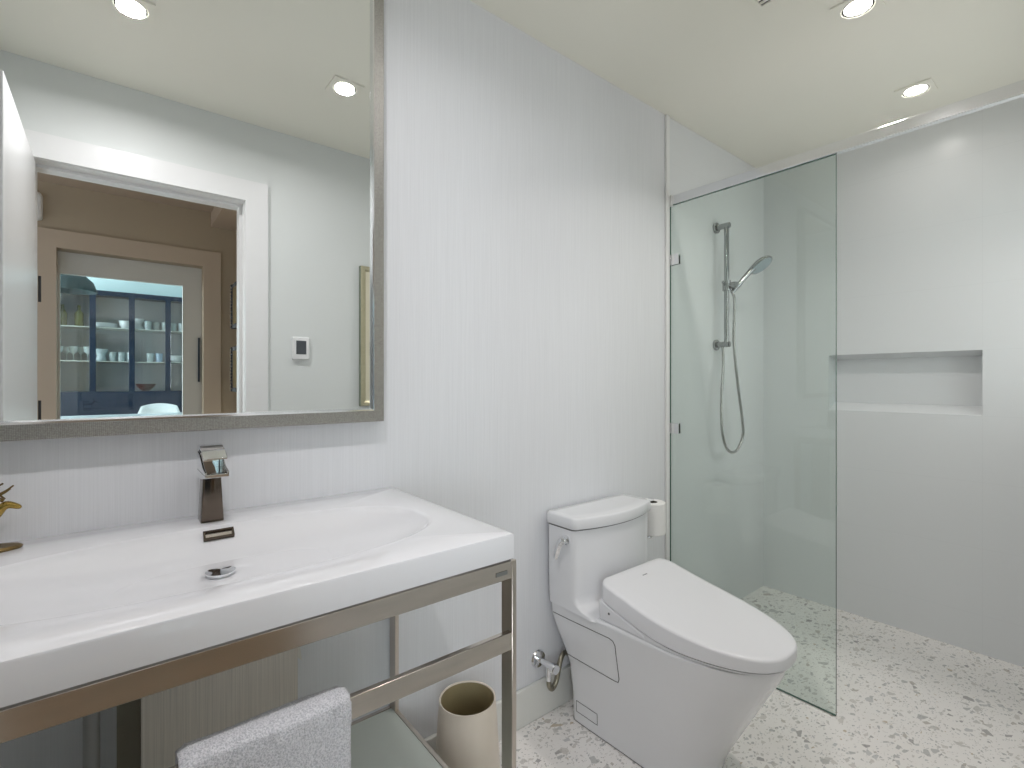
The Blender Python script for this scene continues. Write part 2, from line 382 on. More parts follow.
# sliding door with a big glass light
d2 = struct('door_2', box(box(box(bmesh.new(), fx0, fx1, HY1 - .10, HY1 - .065, 1.89, fh - .006), .395, fx1, HY1 - .10, HY1 - .065, .01, 1.89), fx0, fx0 + .012, HY1 - .10, HY1 - .065, .01, 1.89), M['door_gray'], origin=(0, HY1 - .08, 0))
obj('door_rail', bx(fx0 + .012, .395, HY1 - .10, HY1 - .065, .01, .25), M['door_gray'], d2)
obj('glass_pane', bx(fx0 + .012, .395, HY1 - .086, HY1 - .080, .25, 1.89), M['glass_thin'], d2)
obj('door_handle', bx(.487, .497, HY1 - .064, HY1 - .045, 1.20, 1.52), M['navy'], d2)
# dark scalloped frames on the hall side wall
for z0, z1, t_ in ((1.58, 1.90, 'upper'), (1.13, 1.45, 'lower')):
    f = thing('wall_frame', f'dark scallop-edged frame on the hall wall seen in the mirror, {t_} of the two', 'frame', (.70, -1.3, z0), 'dark frames on the hall wall')
    b_ = bmesh.new(); box(b_, .672, .7195, -1.44, -1.16, z0, z1)
    n = 14
    for i in range(n):
        zz = z0 + (i + .5) * (z1 - z0) / n
        for yy in (-1.44, -1.16): lathe(b_, [(0, -.012), (.010, -.008), (.0115, 0), (.0, .0)], (.672, yy, zz), 8, 'X')
    obj('moulding', b_, M['black'], f)
    obj('picture', bx(.6705, .6718, -1.41, -1.19, z0 + .03, z1 - .03), M['brass_dark'], f)
c_ = thing('door_chime', 'white rounded box high on the hall wall beside the doorway', 'chime', (-.39, HY1, 2.20))
obj('cover', loft(bmesh.new(), [[(p[0], HY1 + dy, p[1]) for p in rrect(-.39, 2.27, .062 - s_, .085 - s_, .025, 0)] for dy, s_ in ((.001, 0), (.035, 0), (.045, .006), (.05, .016))]), M['white_plastic'], c_, smooth=50)
b_ = bmesh.new()
for i in range(4): box(b_, -.42, -.36, HY1 + .0495, HY1 + .051, 2.23 + i * .012, 2.235 + i * .012)
obj('grille', b_, M['cab_in'], c_)
# far room
struct('wall_far_back', bx(-2.7, 2.0, -4.72, -4.6, 0, 3.0), M['teal'])
struct('wall_far_left', bx(-2.82, -2.7, -4.6, -.19, 0, 3.0), M['teal'])
struct('wall_far_right', bx(2.0, 2.1, -4.6, HY1 - .12, 0, 3.0), M['teal'])
struct('ceiling', bx(-2.7, 2.0, -4.6, HY1 - .12, 2.75, 2.85), M['teal'])
FY = -4.2                      # cabinet front plane
cab = thing('display_cabinet', 'tall deep blue glass-fronted display cabinet full of glassware, reflected in the mirror', 'cabinet', (.17, FY, 0))
px_ = [-.482, -.156, .17, .494, .82]
b_ = bmesh.new()
for x in px_: box(b_, x - .026, x + .026, FY - .03, FY, 1.09, 2.16)
box(b_, px_[0] - .026, px_[-1] + .026, FY - .03, FY + .001, 2.115, 2.165)
obj('face_frame', b_, M['navy'], cab, bevel=.002)
obj('lower_cupboard', bx(px_[0] - .026, px_[-1] + .026, -4.59, FY + .002, 0, 1.095), M['navy'], cab, bevel=.003)
obj('lining', bx(px_[0] - .026, px_[-1] + .026, -4.595, -4.57, 1.095, 2.16), M['cab_in'], cab)
b_ = bmesh.new(); box(b_, px_[0] - .05, px_[0] - .026, -4.59, FY, 1.095, 2.165); box(b_, px_[-1] + .026, px_[-1] + .05, -4.59, FY, 1.095, 2.165); box(b_, px_[0], px_[-1], -4.57, FY - .03, 2.14, 2.165)
obj('carcass', b_, M['navy'], cab)
for x0, x1 in zip(px_[:-1], px_[1:]):
    obj('glass_door', bx(x0 + .027, x1 - .027, FY - .018, FY - .012, 1.10, 2.114), M['glass_thin'], cab)
for z in (1.42, 1.78):
    obj('shelf', bx(px_[0], px_[-1], -4.57, FY - .03, z - .008, z), M['frost'], cab)
def small(name, prof, x, y, z, m, label, cat, group=None):
    b_ = lathe(bmesh.new(), prof, (x, y, z + .0005), 20); o = obj(name, b_, m, origin=None, smooth=50); return tag(o, label, cat, group)
def small_at(name, prof, x, y, z, m, label, cat, group=None):
    b_ = lathe(bmesh.new(), prof, (x, y, z + .0005), 20); o = obj(name, b_, m, origin=(x, y, z), smooth=50); return tag(o, label, cat, group)
P_bottle = [(0, 0), (.036, 0), (.038, .01), (.038, .14), (.014, .18), (.013, .23), (0, .23)]
P_cup = [(0, 0), (.03, 0), (.05, .04), (.055, .085), (.05, .085), (.045, .04), (0, .01)]
P_jug = [(0, 0), (.045, 0), (.05, .02), (.035, .06), (.05, .10), (.06, .13), (.055, .13), (.03, .06), (0, .01)]
P_wine = [(0, 0), (.032, 0), (.032, .004), (.005, .01), (.005, .07), (.034, .10), (.038, .15), (.036, .15), (.03, .10), (0, .075)]
P_tumb = [(0, 0), (.03, 0), (.036, .10), (.034, .10), (.028, .006), (0, .006)]
P_bowl = [(0, 0), (.035, 0), (.07, .035), (.10, .08), (.095, .08), (.06, .035), (0, .01)]
P_plates = [(0, 0), (.06, 0), (.12, .012)] + [v for i in range(5) for v in ((.122, .014 + i * .009), (.114, .018 + i * .009))] + [(.10, .055), (0, .048)]
for i, (x, l) in enumerate(((-.40, 'yellow-green bottle on the upper cabinet shelf, the left one'), (-.27, 'yellow-green bottle on the upper cabinet shelf, nearer the post'))):
    small_at('bottle', P_bottle, x, -4.38, 1.78, M['bottle_green'], l, 'bottle', 'bottles in the display cabinet')
small_at('plate_stack', P_plates, -.07, -4.38, 1.78, M['china'], 'stack of white plates on the upper shelf of the blue cabinet', 'plates')
small_at('cup', P_cup, .115, -4.32, 1.78, M['china'], 'white cup beside the plate stack on the upper cabinet shelf', 'cup')
small_at('jug', P_jug, .235, -4.44, 1.78, M['china'], 'white waisted jug behind the cup on the upper cabinet shelf', 'jug')
for i in range(5): small_at('glass_tumbler', P_tumb, .32 + i * .08, -4.36 - .05 * (i % 2), 1.78, M['pale_glass'], 'small clear tumbler in the row on the upper cabinet shelf', 'glass', 'tumblers on the upper cabinet shelf')
for i in range(5): small_at('wine_glass', P_wine, -.43 + i * .058, -4.36 - .09 * (i % 2), 1.42, M['pale_glass'], 'stemmed clear glass in the left bay of the middle cabinet shelf', 'glass', 'stemmed glasses on the middle cabinet shelf')
small_at('carafe', P_jug, -.09, -4.35, 1.42, M['pale_glass'], 'clear carafe on the middle cabinet shelf right of the post', 'carafe')
for i in range(3): small_at('glass_tumbler', P_tumb, .01 + i * .075, -4.36, 1.42, M['pale_glass'], 'clear tumbler next to the carafe on the middle cabinet shelf', 'glass', 'tumblers beside the carafe')
small_at('glass_tumbler', P_tumb, .34, -4.34, 1.42, M['pale_glass'], 'clear tumbler beside the blue and white mug', 'glass')
small_at('mug', P_tumb, .42, -4.34, 1.42, M['china_blue'], 'blue and white mug on the middle cabinet shelf', 'mug')
small_at('bowl', P_bowl, .585, -4.36, 1.42, M['china'], 'white bowl at the right end of the middle cabinet shelf', 'bowl')
small_at('bowl', P_bowl, .30, -4.38, 1.095, M['red'], 'dark red bowl on the cabinet floor behind glass', 'bowl')
# pendant lamp, table and chair in the far room
pl = thing('pendant_lamp', 'dark green-blue soft lampshade hanging before the blue cabinet', 'lamp', (-.30, -3.4, 2.75))
b_ = bmesh.new(); lathe(b_, [(.04, 2.19), (.10, 2.18), (.17, 2.11), (.20, 2.02), (.193, 2.02), (.16, 2.10), (.09, 2.17), (.04, 2.18)], (-.30, -3.4, 0), 28)
obj('lamp_shade', b_, plain('dark teal cloth', (.012, .035, .04), .8, noise=.3), pl, smooth=60)
b_ = bmesh.new(); tube(b_, [(-.30, -3.4, 2.18), (-.30, -3.4, 2.735)], .004); lathe(b_, [(0, 2.72), (.05, 2.72), (.05, 2.7495), (0, 2.7495)], (-.30, -3.4, 0), 16)
obj('cord', b_, M['black'], pl)
tb = thing('dining_table', 'white-topped tall table in the room beyond the hall', 'table', (.15, -3.1, 0))
obj('tabletop', loft(bmesh.new(), [rrect(.15, -3.1, .75, .42, .1, z) for z in (.86, .885)]), M['china'], tb, bevel=.004)
for sx in (-1, 1):
    for sy in (-1, 1): obj('leg', bx(.15 + sx * .6 - .025, .15 + sx * .6 + .025, -3.1 + sy * .3 - .025, -3.1 + sy * .3 + .025, 0, .8595), M['door_gray'], tb)
ch = thing('dining_chair', 'white moulded shell chair at the table in the room beyond', 'chair', (.40, -3.72, 0))
b_ = bmesh.new(); rings = []
prof = [(.20, .46), (.12, .445), (-.02, .44), (-.12, .45), (-.18, .50), (-.205, .62), (-.22, .82), (-.235, .965)]
for i, (y, z) in enumerate(prof):
    hw = .22 if i < 5 else (.225, .215, .16)[i - 5]; cv = .03 if i < 4 else .07
    r = [(.40 + hw * u, -3.78 + y + (abs(u) ** 2) * (0 if i < 4 else -.05) * -1, z + cv * (u * u) * (1 if i < 4 else -.4)) for u in [k / 6 - 1 for k in range(13)]]
    rings.append(r)
loft(b_, rings, cap=False, closed=False)
o = obj('shell', b_, M['china'], ch, smooth=80); s_ = o.modifiers.new('thick', 'SOLIDIFY'); s_.thickness = .008
for sx in (-1, 1):
    for sy in (-1, 1):
        b_ = tube(bmesh.new(), [(.40 + sx * .12, -3.78 + sy * .10, .45), (.40 + sx * .20, -3.78 + sy * .19, 0.004)], [.012, .008], 10); obj('leg', b_, M['wood'], ch)

# ------------------------------------------------------------------ recessed lights, vent
def downlight(x, y, label):
    t = thing('recessed_downlight', label, 'light', (x, y, H), 'recessed ceiling downlights')
    b_ = bmesh.new(); outer = rrect(x, y, .062, .062, .004, H - .006, 7); n = len(outer)
    ring = lambda r, z: [(x + r * math.cos(2 * PI * (i + .5) / n), y + r * math.sin(2 * PI * (i + .5) / n), z) for i in range(n)]
    top = [(p[0], p[1], H - .0005) for p in outer]
    loft(b_, [top, outer, ring(.047, H - .006), ring(.044, H - .003)], cap=False)
    obj('trim_plate', b_, M['ceil'], t, smooth=30)
    b_ = bmesh.new(); lathe(b_, [(.044, H - .004), (.038, H - .0015), (.036, H - .001)], (x, y, 0), 32); obj('inner_ring', b_, M['black'], t)
    b_ = bmesh.new(); lathe(b_, [(.0385, H - .003), (.02, H - .0045), (0, H - .005)], (x, y, 0), 32); obj('lens', b_, M['lamp'], t, smooth=60)
    return t
for (x, y, c), (pw, bs), l in zip(LAMPS, LAMP_P, ('square-trimmed ceiling downlight reflected at the top left of the mirror', 'square-trimmed ceiling downlight reflected near the right edge of the mirror', 'ceiling downlight cut by the top of the photo, nearer the toilet', 'ceiling downlight above the open shower, near the long metal bar')):
    downlight(x, y, l)
    area('downlight_beam', (x, y, H - .012), (0, 0, 0), .075, 0, pw, c, 'DISK', bs)
v = thing('ceiling_vent', 'slotted ceiling vent cut off by the top edge of the photo', 'vent', (1.56, .64, H))
b_ = bmesh.new(); box(b_, 1.46, 1.66, .54, .555, H - .006, H - .0005); box(b_, 1.46, 1.66, .735, .75, H - .006, H - .0005); box(b_, 1.46, 1.475, .555, .735, H - .006, H - .0005); box(b_, 1.645, 1.66, .555, .735, H - .006, H - .0005)
obj('vent_frame', b_, M['ceil'], v)
obj('vent_backing', bx(1.475, 1.645, .555, .735, H - .0015, H - .0005), M['black'], v)
for i in range(9): obj('slat', bx(1.479 + i * .0185, 1.487 + i * .0185, .556, .734, H - .006, H - .0016), M['ceil'], v)

# ------------------------------------------------------------------ mirror
mx0, mx1, mz0, mz1 = -.25, .585, 1.094, 2.33
mr = thing('wall_mirror', 'large rectangular mirror in a beaded pewter frame above the sink', 'mirror', (.17, YB, mz0))
b_ = bmesh.new(); fw = .034
def fr(y, s): return [(mx0 + s, y, mz0 + s), (mx1 - s, y, mz0 + s), (mx1 - s, y, mz1 - s), (mx0 + s, y, mz1 - s)]
loft(b_, [fr(YB - .0005, 0), fr(YM - .006, 0), fr(YM - .008, .002), fr(YM - .008, fw - .006)], cap=False)
obj('frame', b_, M['frame'], mr)
b_ = bmesh.new(); loft(b_, [fr(YM - .008, fw - .006), fr(YM - .011, fw - .004), fr(YM - .010, fw), fr(YM + .0005, fw + .003)], cap=False)
obj('inner_lip', b_, M['alu'], mr)
obj('mirror_glass', bx(mx0 + fw, mx1 - fw, YM, YM + .005, mz0 + fw, mz1 - fw), M['mirror'], mr)

# ------------------------------------------------------------------ sink
SX0, SX1, SY0, SY1, SZ1, SZ0 = -.282, .622, .760, YB - .0015, .902, .849
sk = thing('sink', 'wide white ceramic trough sink with rounded basin on a steel stand', 'sink', (.17, 1.04, SZ0))
b_ = bmesh.new(); cx, cy, A, B = .17, 1.018, .378, .176
NA = 144
angs = [2 * PI * i / NA for i in range(NA)]
# basin outline: straight sides with round ends (superellipse)
def outl(s, z, off=(0, 0)):
    out = []
    for a in angs:
        c, s_ = math.cos(a), math.sin(a); e = 2 / 2.6
        out.append((cx + off[0] + A * s * math.copysign(abs(c) ** e, c), cy + off[1] + B * (1 - (1 - s) * 1.0) * math.copysign(abs(s_) ** e, s_), z))
    return out
def rect_ring(inset, z, r=.010):
    x0, x1, y0, y1 = SX0 + inset, SX1 - inset, SY0 + inset, SY1 - (inset if inset < .02 else 0)
    o_ = outl(1, z); out = []
    for p in o_:
        dx, dy = p[0] - cx, p[1] - cy
        # push out along a ray, clamp to the rectangle; snap four nearest to corners later
        t = min(((x1 - cx) / dx if dx > 1e-6 else (x0 - cx) / dx if dx < -1e-6 else 1e9), ((y1 - cy) / dy if dy > 1e-6 else (y0 - cy) / dy if dy < -1e-6 else 1e9))
        out.append([cx + dx * t, cy + dy * t, z])
    for X_, Y_ in ((x0, y0), (x1, y0), (x1, y1), (x0, y1)):
        k_ = min(range(NA), key=lambda i: (out[i][0] - X_) ** 2 + (out[i][1] - Y_) ** 2); out[k_][0], out[k_][1] = X_, Y_
    return out
rings = [rect_ring(.004, SZ0), rect_ring(0, SZ0 + .003), rect_ring(0, SZ1 - .005), rect_ring(.0015, SZ1 - .0015), rect_ring(.005, SZ1)]
rings += [outl(1.03, SZ1), outl(1.012, SZ1 - .0008), outl(1.0, SZ1 - .0035), outl(.985, SZ1 - .009)]
DEP = .055
for t in (.95, .90, .84, .76, .66, .54, .40, .25, .10):
    rings.append(outl(t, SZ1 - .009 - (DEP - .009) * (1 - (t / .985) ** 2.8), (0, (1 - t) * .0)))
loft(b_, rings, cap=False)
# close basin bottom
bm_b = [v for v in b_.verts][-NA:]; b_.faces.new(bm_b)
bmesh.ops.recalc_face_normals(b_, faces=b_.faces)
obj('basin', b_, M['ceramic'], sk, smooth=35)
# underside shell of the bowl
b_ = bmesh.new(); loft(b_, [outl(1.02, SZ0 + .004), outl(.97, .843), outl(.8, .841), outl(.3, .840)]); obj('bowl_underside', b_, M['ceramic'], sk, smooth=60)
# drain
dz = SZ1 - DEP + .004; dxy = (.153, 1.026)
b_ = bmesh.new(); lathe(b_, [(.033, dz - .004), (.033, dz + .001), (.029, dz + .002), (.025, dz - .002)], (*dxy, 0), 32); obj('drain_ring', b_, M['chrome'], sk, smooth=40)
b_ = bmesh.new(); lathe(b_, [(.018, dz - .002), (.018, dz + .006), (.024, dz + .007), (.024, dz + .010), (0, dz + .013)], (*dxy, 0), 32); obj('drain_plug', b_, M['chrome'], sk, smooth=40)
# overflow slot
ov = (.172, 1.1745, SZ1 - .0145)
b_ = bmesh.new()
for s, w_, h_, d_ in ((0, .027, .0085, .0),):
    pass
import itertools
def tilted_box(bm, c, hx, hh, hd, tilt):
    Mx = Matrix.Rotation(tilt, 4, 'X')
    vs_ = [bm.verts.new(Vector(c) + (Mx @ Vector((sx * hx, sy * hd, sz * hh)))) for sx, sy, sz in itertools.product((-1, 1), repeat=3)]
    for f in ((0, 1, 3, 2), (4, 6, 7, 5), (0, 4, 5, 1), (2, 3, 7, 6), (0, 2, 6, 4), (1, 5, 7, 3)): bm.faces.new([vs_[i] for i in f])
TL = math.radians(-50)
fr_ = bmesh.new()
Mx = Matrix.Rotation(TL, 4, 'X')
def off(x, y, z): return tuple(Vector(ov) + Mx @ Vector((x, y, z)))
tilted_box(fr_, off(0, 0, .0085), .0275, .0018, .004, TL); tilted_box(fr_, off(0, 0, -.0085), .0275, .0018, .004, TL)
tilted_box(fr_, off(.0258, 0, 0), .0018, .0064, .004, TL); tilted_box(fr_, off(-.0258, 0, 0), .0018, .0064, .004, TL)
bmesh.ops.recalc_face_normals(fr_, faces=fr_.faces)
obj('overflow_frame', fr_, M['bronze_reflection'], sk)
b2 = bmesh.new(); tilted_box(b2, off(0, .002, 0), .0240, .0060, .0015, TL); bmesh.ops.recalc_face_normals(b2, faces=b2.faces); obj('overflow_slot', b2, M['steel'], sk)
b_.free()

# ------------------------------------------------------------------ faucet (open spout)
FX, FYY = .168, 1.252
fc = thing('faucet', 'chrome waterfall tap with an open trough spout at the back of the sink', 'tap', (FX, FYY, SZ1))
b_ = bmesh.new()
loft(b_, [rrect(FX, FYY - s * .3, hx, hy, .003, z, 3) for z, hx, hy, s in ((SZ1 + .0003, .0215, .026, 0), (.990, .017, .023, 0), (1.003, .017, .023, 0))])
obj('body', b_, M['bronze_reflection'], fc, smooth=40)  # dark tone stands in for reflections in the chrome
b_ = bmesh.new()      # open trough: floor, two walls, sloping down towards the front
def slab(bm, pts, x0, x1):
    a = [bm.verts.new((x0, y, z)) for y, z in pts]; b = [bm.verts.new((x1, y, z)) for y, z in pts]
    bm.faces.new(a); bm.faces.new(b[::-1]); n = len(pts)
    for i in range(n): bm.faces.new((a[i], b[i], b[(i + 1) % n], a[(i + 1) % n]))
y0, y1 = FYY + .026, FYY - .085
slab(b_, [(y0, 1.0), (y0, 1.013), (y1, 1.013), (y1, 1.006), (FYY - .03, .997)], FX - .022, FX + .022)
for s in (-1, 1): slab(b_, [(y0, 1.010), (y0, 1.050), (FYY - .01, 1.042), (FYY - .05, 1.024), (y1, 1.017), (y1, 1.010)], FX + s * .022 - (.004 if s > 0 else 0), FX + s * .022 + (.004 if s < 0 else 0))
slab(b_, [(y0, 1.010), (y0, 1.050), (y0 - .014, 1.048), (y0 - .014, 1.010)], FX - .018, FX + .018)
bmesh.ops.recalc_face_normals(b_, faces=b_.faces); obj('spout', b_, M['chrome'], fc, bevel=.001)
obj('trough_floor', bx(FX - .0178, FX + .0178, y1 + .002, y0 - .0145, 1.0132, 1.0140), M['bronze_reflection'], fc)  # thin dark sheet; the darkness inside the chrome trough is painted
b_ = bmesh.new()      # curved lever plate on top
T_ = [(FYY + .028, 1.064), (FYY + .012, 1.066), (FYY - .010, 1.064), (FYY - .035, 1.058), (FYY - .058, 1.048), (FYY - .066, 1.044)]
slab(b_, T_ + [(y, z - (.015 if i < 2 else .004)) for i, (y, z) in reversed(list(enumerate(T_)))], FX - .022, FX + .022)
bmesh.ops.recalc_face_normals(b_, faces=b_.faces); obj('lever', b_, M['chrome'], fc, bevel=.001)

# ------------------------------------------------------------------ brass stag
st = thing('stag_figurine', 'small aged brass stag with antlers standing at the left of the sink ledge', 'figurine', (-.195, 1.262, SZ1))
b_ = bmesh.new(); gx, gy = -.193, 1.262
loft(b_, [[(gx + a * math.cos(t) , gy + b * math.sin(t), z) for t in [2 * PI * i / 36 for i in range(36)]] for z, a, b in ((SZ1 + .0003, .066, .028), (SZ1 + .004, .068, .029), (SZ1 + .007, .064, .026))])
obj('base', b_, M['brass_dark'], st, smooth=40)
def skin(name, nodes, edges, m, parent, sub=2):
    me = bpy.data.meshes.new(name); base = BASE[parent]
    me.from_pydata([Vector(n[0]) - base for n in nodes], edges, []); me.materials.append(m)
    o = bpy.data.objects.new(name, me); C.objects.link(o); o.parent = parent; BASE[o] = base
    s = o.modifiers.new('skin', 'SKIN'); s.use_smooth_shade = True
    for i, n in enumerate(nodes):
        r = n[1]; o.data.skin_vertices[0].data[i].radius = (r, r) if isinstance(r, float) else r
    o.data.skin_vertices[0].data[0].use_root = True
    q = o.modifiers.new('sub', 'SUBSURF'); q.levels = sub; q.render_levels = sub
    return o
z0 = SZ1 + .007
nodes = [((-.238, gy, z0 + .042), .013), ((-.216, gy, z0 + .043), .0125), ((-.192, gy, z0 + .043), .0135), ((-.172, gy, z0 + .044), .0130),
         ((-.166, gy, z0 + .052), .0105), ((-.156, gy, z0 + .064), .0088), ((-.148, gy, z0 + .0755), .0090), ((-.135, gy, z0 + .069), .0058), ((-.127, gy, z0 + .0645), .0034)]
edges = [(i, i + 1) for i in range(8)]
def leg(att, pts):
    p = att
    for q in pts: nodes.append(q); edges.append((p, len(nodes) - 1)); p = len(nodes) - 1
for s in (-1, 1):
    leg(0, [((-.240, gy + s * .009, z0 + .030), .006), ((-.236 - .006, gy + s * .010, z0 + .018), .0035), ((-.238, gy + s * .010, z0 + .001), .003)])
    leg(3, [((-.176, gy + s * .009, z0 + .028), .005), ((-.174 + (.004 if s > 0 else 0), gy + s * .009, z0 + .014), .003), ((-.178, gy + s * .009, z0 + .001), .0028)])
leg(0, [((-.248, gy, z0 + .046), .004), ((-.252, gy, z0 + .040), .002)])
skin('body', nodes, edges, M['brass'], st)
b_ = bmesh.new()
for s in (-1, 1):
    e = Vector((-.150, gy + s * .004, z0 + .083))
    tube(b_, smoothpath([e, e + Vector((-.008, s * .010, .008)), e + Vector((-.010, s * .017, .020)), e + Vector((-.004, s * .014, .026))], 5), .0017, 6)
    tube(b_, smoothpath([e + Vector((-.008, s * .010, .008)), e + Vector((.002, s * .014, .014)), e + Vector((.010, s * .013, .021))], 4), .0015, 6)
    tube(b_, smoothpath([e + Vector((-.010, s * .016, .018)), e + Vector((-.020, s * .018, .022)), e + Vector((-.024, s * .018, .030))], 4), .0013, 6)
obj('antlers', b_, M['brass_dark'], st, smooth=60)
b_ = bmesh.new()
for s in (-1, 1):
    loft(b_, [[Vector((-.153 - .002 * k, gy + s * (.004 + .012 * k), z0 + .081 + .003 * k)) + Vector((.0028 * (1 - k) * math.cos(t) + .0004, 0, .0022 * (1 - k) * math.sin(t) + .0003)) for t in [2 * PI * i / 8 for i in range(8)]] for k in (0, .4, .8, .97)])
obj('ears', b_, M['brass'], st, smooth=60)

# ------------------------------------------------------------------ washstand frame
ws = thing('washstand', 'brushed steel washstand frame with frosted glass shelf under the sink', 'stand', (.17, 1.04, 0))
wx0, wx1, wy0, wy1 = -.290, .630, .761, 1.318
g, dpt, hh = .012, .035, .036
def bar(name, *a, m='steel'): return obj(name, bx(*a), M[m], ws, bevel=.0012, seg=1)
for x0 in (wx0, wx1 - g):
    for y0 in (wy0, wy1 - dpt): bar('leg', x0, x0 + g, y0, y0 + dpt, 0.0005, .847, m='steel_in')
for z1, nm in ((.8480, 'top_rail'), (.706, 'towel_rail')):
    rail_ = bar(nm, wx0 + g, wx1 - g, wy0 + .0003, wy0 + .0123, z1 - hh, z1)
    top_rail = rail_ if nm == 'top_rail' else top_rail
    # the side rails near the ground carry the shelf; the top ring carries the sink
for x0 in (wx0 + .0002, wx1 - g + .0002): bar('side_rail', x0, x0 + g - .0004, wy0 + dpt, wy1 - dpt, .8455 - hh, .8455)
bar('back_rail', wx0 + g, wx1 - g, wy1 - g, wy1, .8455 - hh, .8455)
sz = .276
for x0 in (wx0 + .0002, wx1 - g + .0002): bar('shelf_rail', x0, x0 + g - .0004, wy0 + dpt, wy1 - dpt, sz - hh, sz, m='steel_in')
bar('shelf_rail', wx0 + g, wx1 - g, wy0, wy0 + g, sz - hh, sz); bar('shelf_rail', wx0 + g, wx1 - g, wy1 - g, wy1, sz - hh, sz)
obj('shelf', bx(wx0 + g, wx1 - g, wy0 + g, wy1 - g, sz - .010, sz - .002), M['frost'], ws)
# small maker's plate at the end of the top rail
b_ = bx(.578, .606, wy0 - .0006, wy0 + .0003, .8235, .8315); pt = obj('badge', b_, M['satin'], top_rail)

# towel folded over the rail
b_ = bmesh.new(); tx0, tx1 = .066, .287
path = []
r = .0185; yc = wy0 + .0063; zt = .7045
for z in [zt - .26 + .26 * i / 22 for i in range(22)]: path.append((yc - r, z, -1))
for i in range(13):
    a = PI - PI * i / 12; path.append((yc + r * math.cos(a), zt + .011 * math.sin(a), 0))
for z in [zt - .22 * i / 20 for i in range(1, 21)]: path.append((yc + r, z, 1))
rnd = random.Random(3)
NX = 44
outer = []; inner = []
for k, (y, z, s) in enumerate(path):
    ro = []; ri = []
    for i in range(NX + 1):
        x = tx0 + (tx1 - tx0) * i / NX
        wv = .002 * math.sin(x * 38) + rnd.uniform(-.0010, .0010)
        nx = (y - yc) / r
        edge = min(1, min(i, NX - i) / 2.0); th = .004 + .004 * edge
        ro.append((x + (rnd.uniform(-.001, .001)), y + nx * (th + wv), z + (0 if s else (th) * 1.0 + rnd.uniform(-.0006, .0006))))
        ri.append((x, y - nx * .002, z - (0 if s else .001)))
    outer.append(ro); inner.append(ri)
rings = [o_ + i_[::-1] for o_, i_ in zip(outer, inner)]
loft(b_, rings)
tag(obj('towel', b_, M['towel'], smooth=75, origin=(.176, yc, zt)), 'pale grey terry hand towel folded over the steel rail below the sink', 'towel')

# ------------------------------------------------------------------ behind the washstand: access panel, torn paper, pipes
PF = 1.205
ap = thing('access_panel', 'wallpaper-covered boxed-in pipe chase against the wall below the sink', 'panel', (.19, YB, .03))
obj('panel_face', bx(.0445, .336, PF, PF + .006, .282, .80), M['panel'], ap)
obj('panel_box', bx(.048, .333, PF + .006, YB - .0005, .282, .797), plain('olive painted board', (.36, .33, .26), .6, noise=.05), ap)
obj('wall_board', bx(.008, .0475, YB - .010, YB - .0005, .282, .80), plain('olive board strip', (.36, .33, .26), .6, noise=.05), ap)
b_ = bmesh.new()
pts = [(.336, .79), (.336, .56), (.346, .55), (.340, .60), (.352, .62), (.350, .64), (.340, .69), (.338, .76)]
a = [b_.verts.new((x, PF + .003, z)) for x, z in pts]; b2_ = [b_.verts.new((x, PF + .005, z)) for x, z in pts]
b_.faces.new(a); b_.faces.new(b2_[::-1])
for i in range(len(pts)): b_.faces.new((a[i], a[(i + 1) % len(pts)], b2_[(i + 1) % len(pts)], b2_[i]))
bmesh.ops.recalc_face_normals(b_, faces=b_.faces); obj('torn_paper_flap', b_, M['torn'], ap)
pp = thing('drain_pipe', 'grey waste pipe running down the wall beside the boxed panel below the sink', 'pipe', (-.012, YB, .3))
b_ = bmesh.new(); tube(b_, smoothpath([(-.030, YB - .001, .60), (-.030, YB - .05, .60), (-.030, YB - .075, .58), (-.030, YB - .080, .53), (-.030, YB - .080, .30)], 8), .013, 16); obj('pipe', b_, M['pvc'], pp, smooth=60)
b_ = bmesh.new(); lathe(b_, [(.018, -.012), (.034, -.010), (.036, -.0008), (.018, -.0006)], (-.030, YB, .60), 24, 'Y'); obj('wall_flange', b_, M['chrome'], pp, smooth=40)

# ------------------------------------------------------------------ waste bin
wb = thing('waste_bin', 'round cream waste bin on the floor behind the steel leg', 'bin', (.79, 1.175, 0))
b_ = bmesh.new(); lathe(b_, [(0, .0005), (.098, .0005), (.100, .004), (.081, .296), (.080, .300), (.077, .300), (.0755, .297)], (.79, 1.175, 0), 56); obj('bin_body', b_, M['bin'], wb, smooth=50)
b_ = bmesh.new(); lathe(b_, [(.0755, .297), (.093, .012), (0, .010)], (.79, 1.175, 0), 56); obj('bin_lining', b_, M['bin_in'], wb, smooth=50)

# ------------------------------------------------------------------ toilet
TX = 1.435
to = thing('toilet', 'white skirted one-piece toilet with a closed bidet seat lid', 'toilet', (TX, .95, 0))
def lerp(tab, h):
    for (a, va), (b, vb) in zip(tab[:-1], tab[1:]):
        if h <= b:
            t = max(0, (h - a) / (b - a)); return va + (vb - va) * t
    return tab[-1][1]
yb_t = [(0, 1.236), (.10, 1.238), (.20, 1.246), (.26, 1.262), (.32, 1.282), (.37, 1.300), (.42, 1.303)]
wb_t = [(0, .158), (.10, .160), (.20, .168), (.26, .180), (.32, .196), (.37, .204), (.42, .207)]
yf_t = [(0, .772), (.05, .757), (.10, .734), (.20, .682), (.30, .630), (.37, .592), (.412, .578), (.43, .578)]
wm_t = [(0, .152), (.05, .154), (.10, .157), (.20, .166), (.30, .178), (.37, .187), (.42, .190)]
ym_t = [(0, .95), (.20, .92), (.42, .88)]
def hw(h, y):
    yb, wb_, yf, wm, ym = (lerp(t, h) for t in (yb_t, wb_t, yf_t, wm_t, ym_t))
    if y >= ym:
        t = min(1, (y - ym) / (yb - ym)); t = t * t * (3 - 2 * t); return wm + (wb_ - wm) * t
    t = min(1, (ym - y) / (ym - yf)); return wm * (1 - t ** 2.2) ** (1 / 2.1)
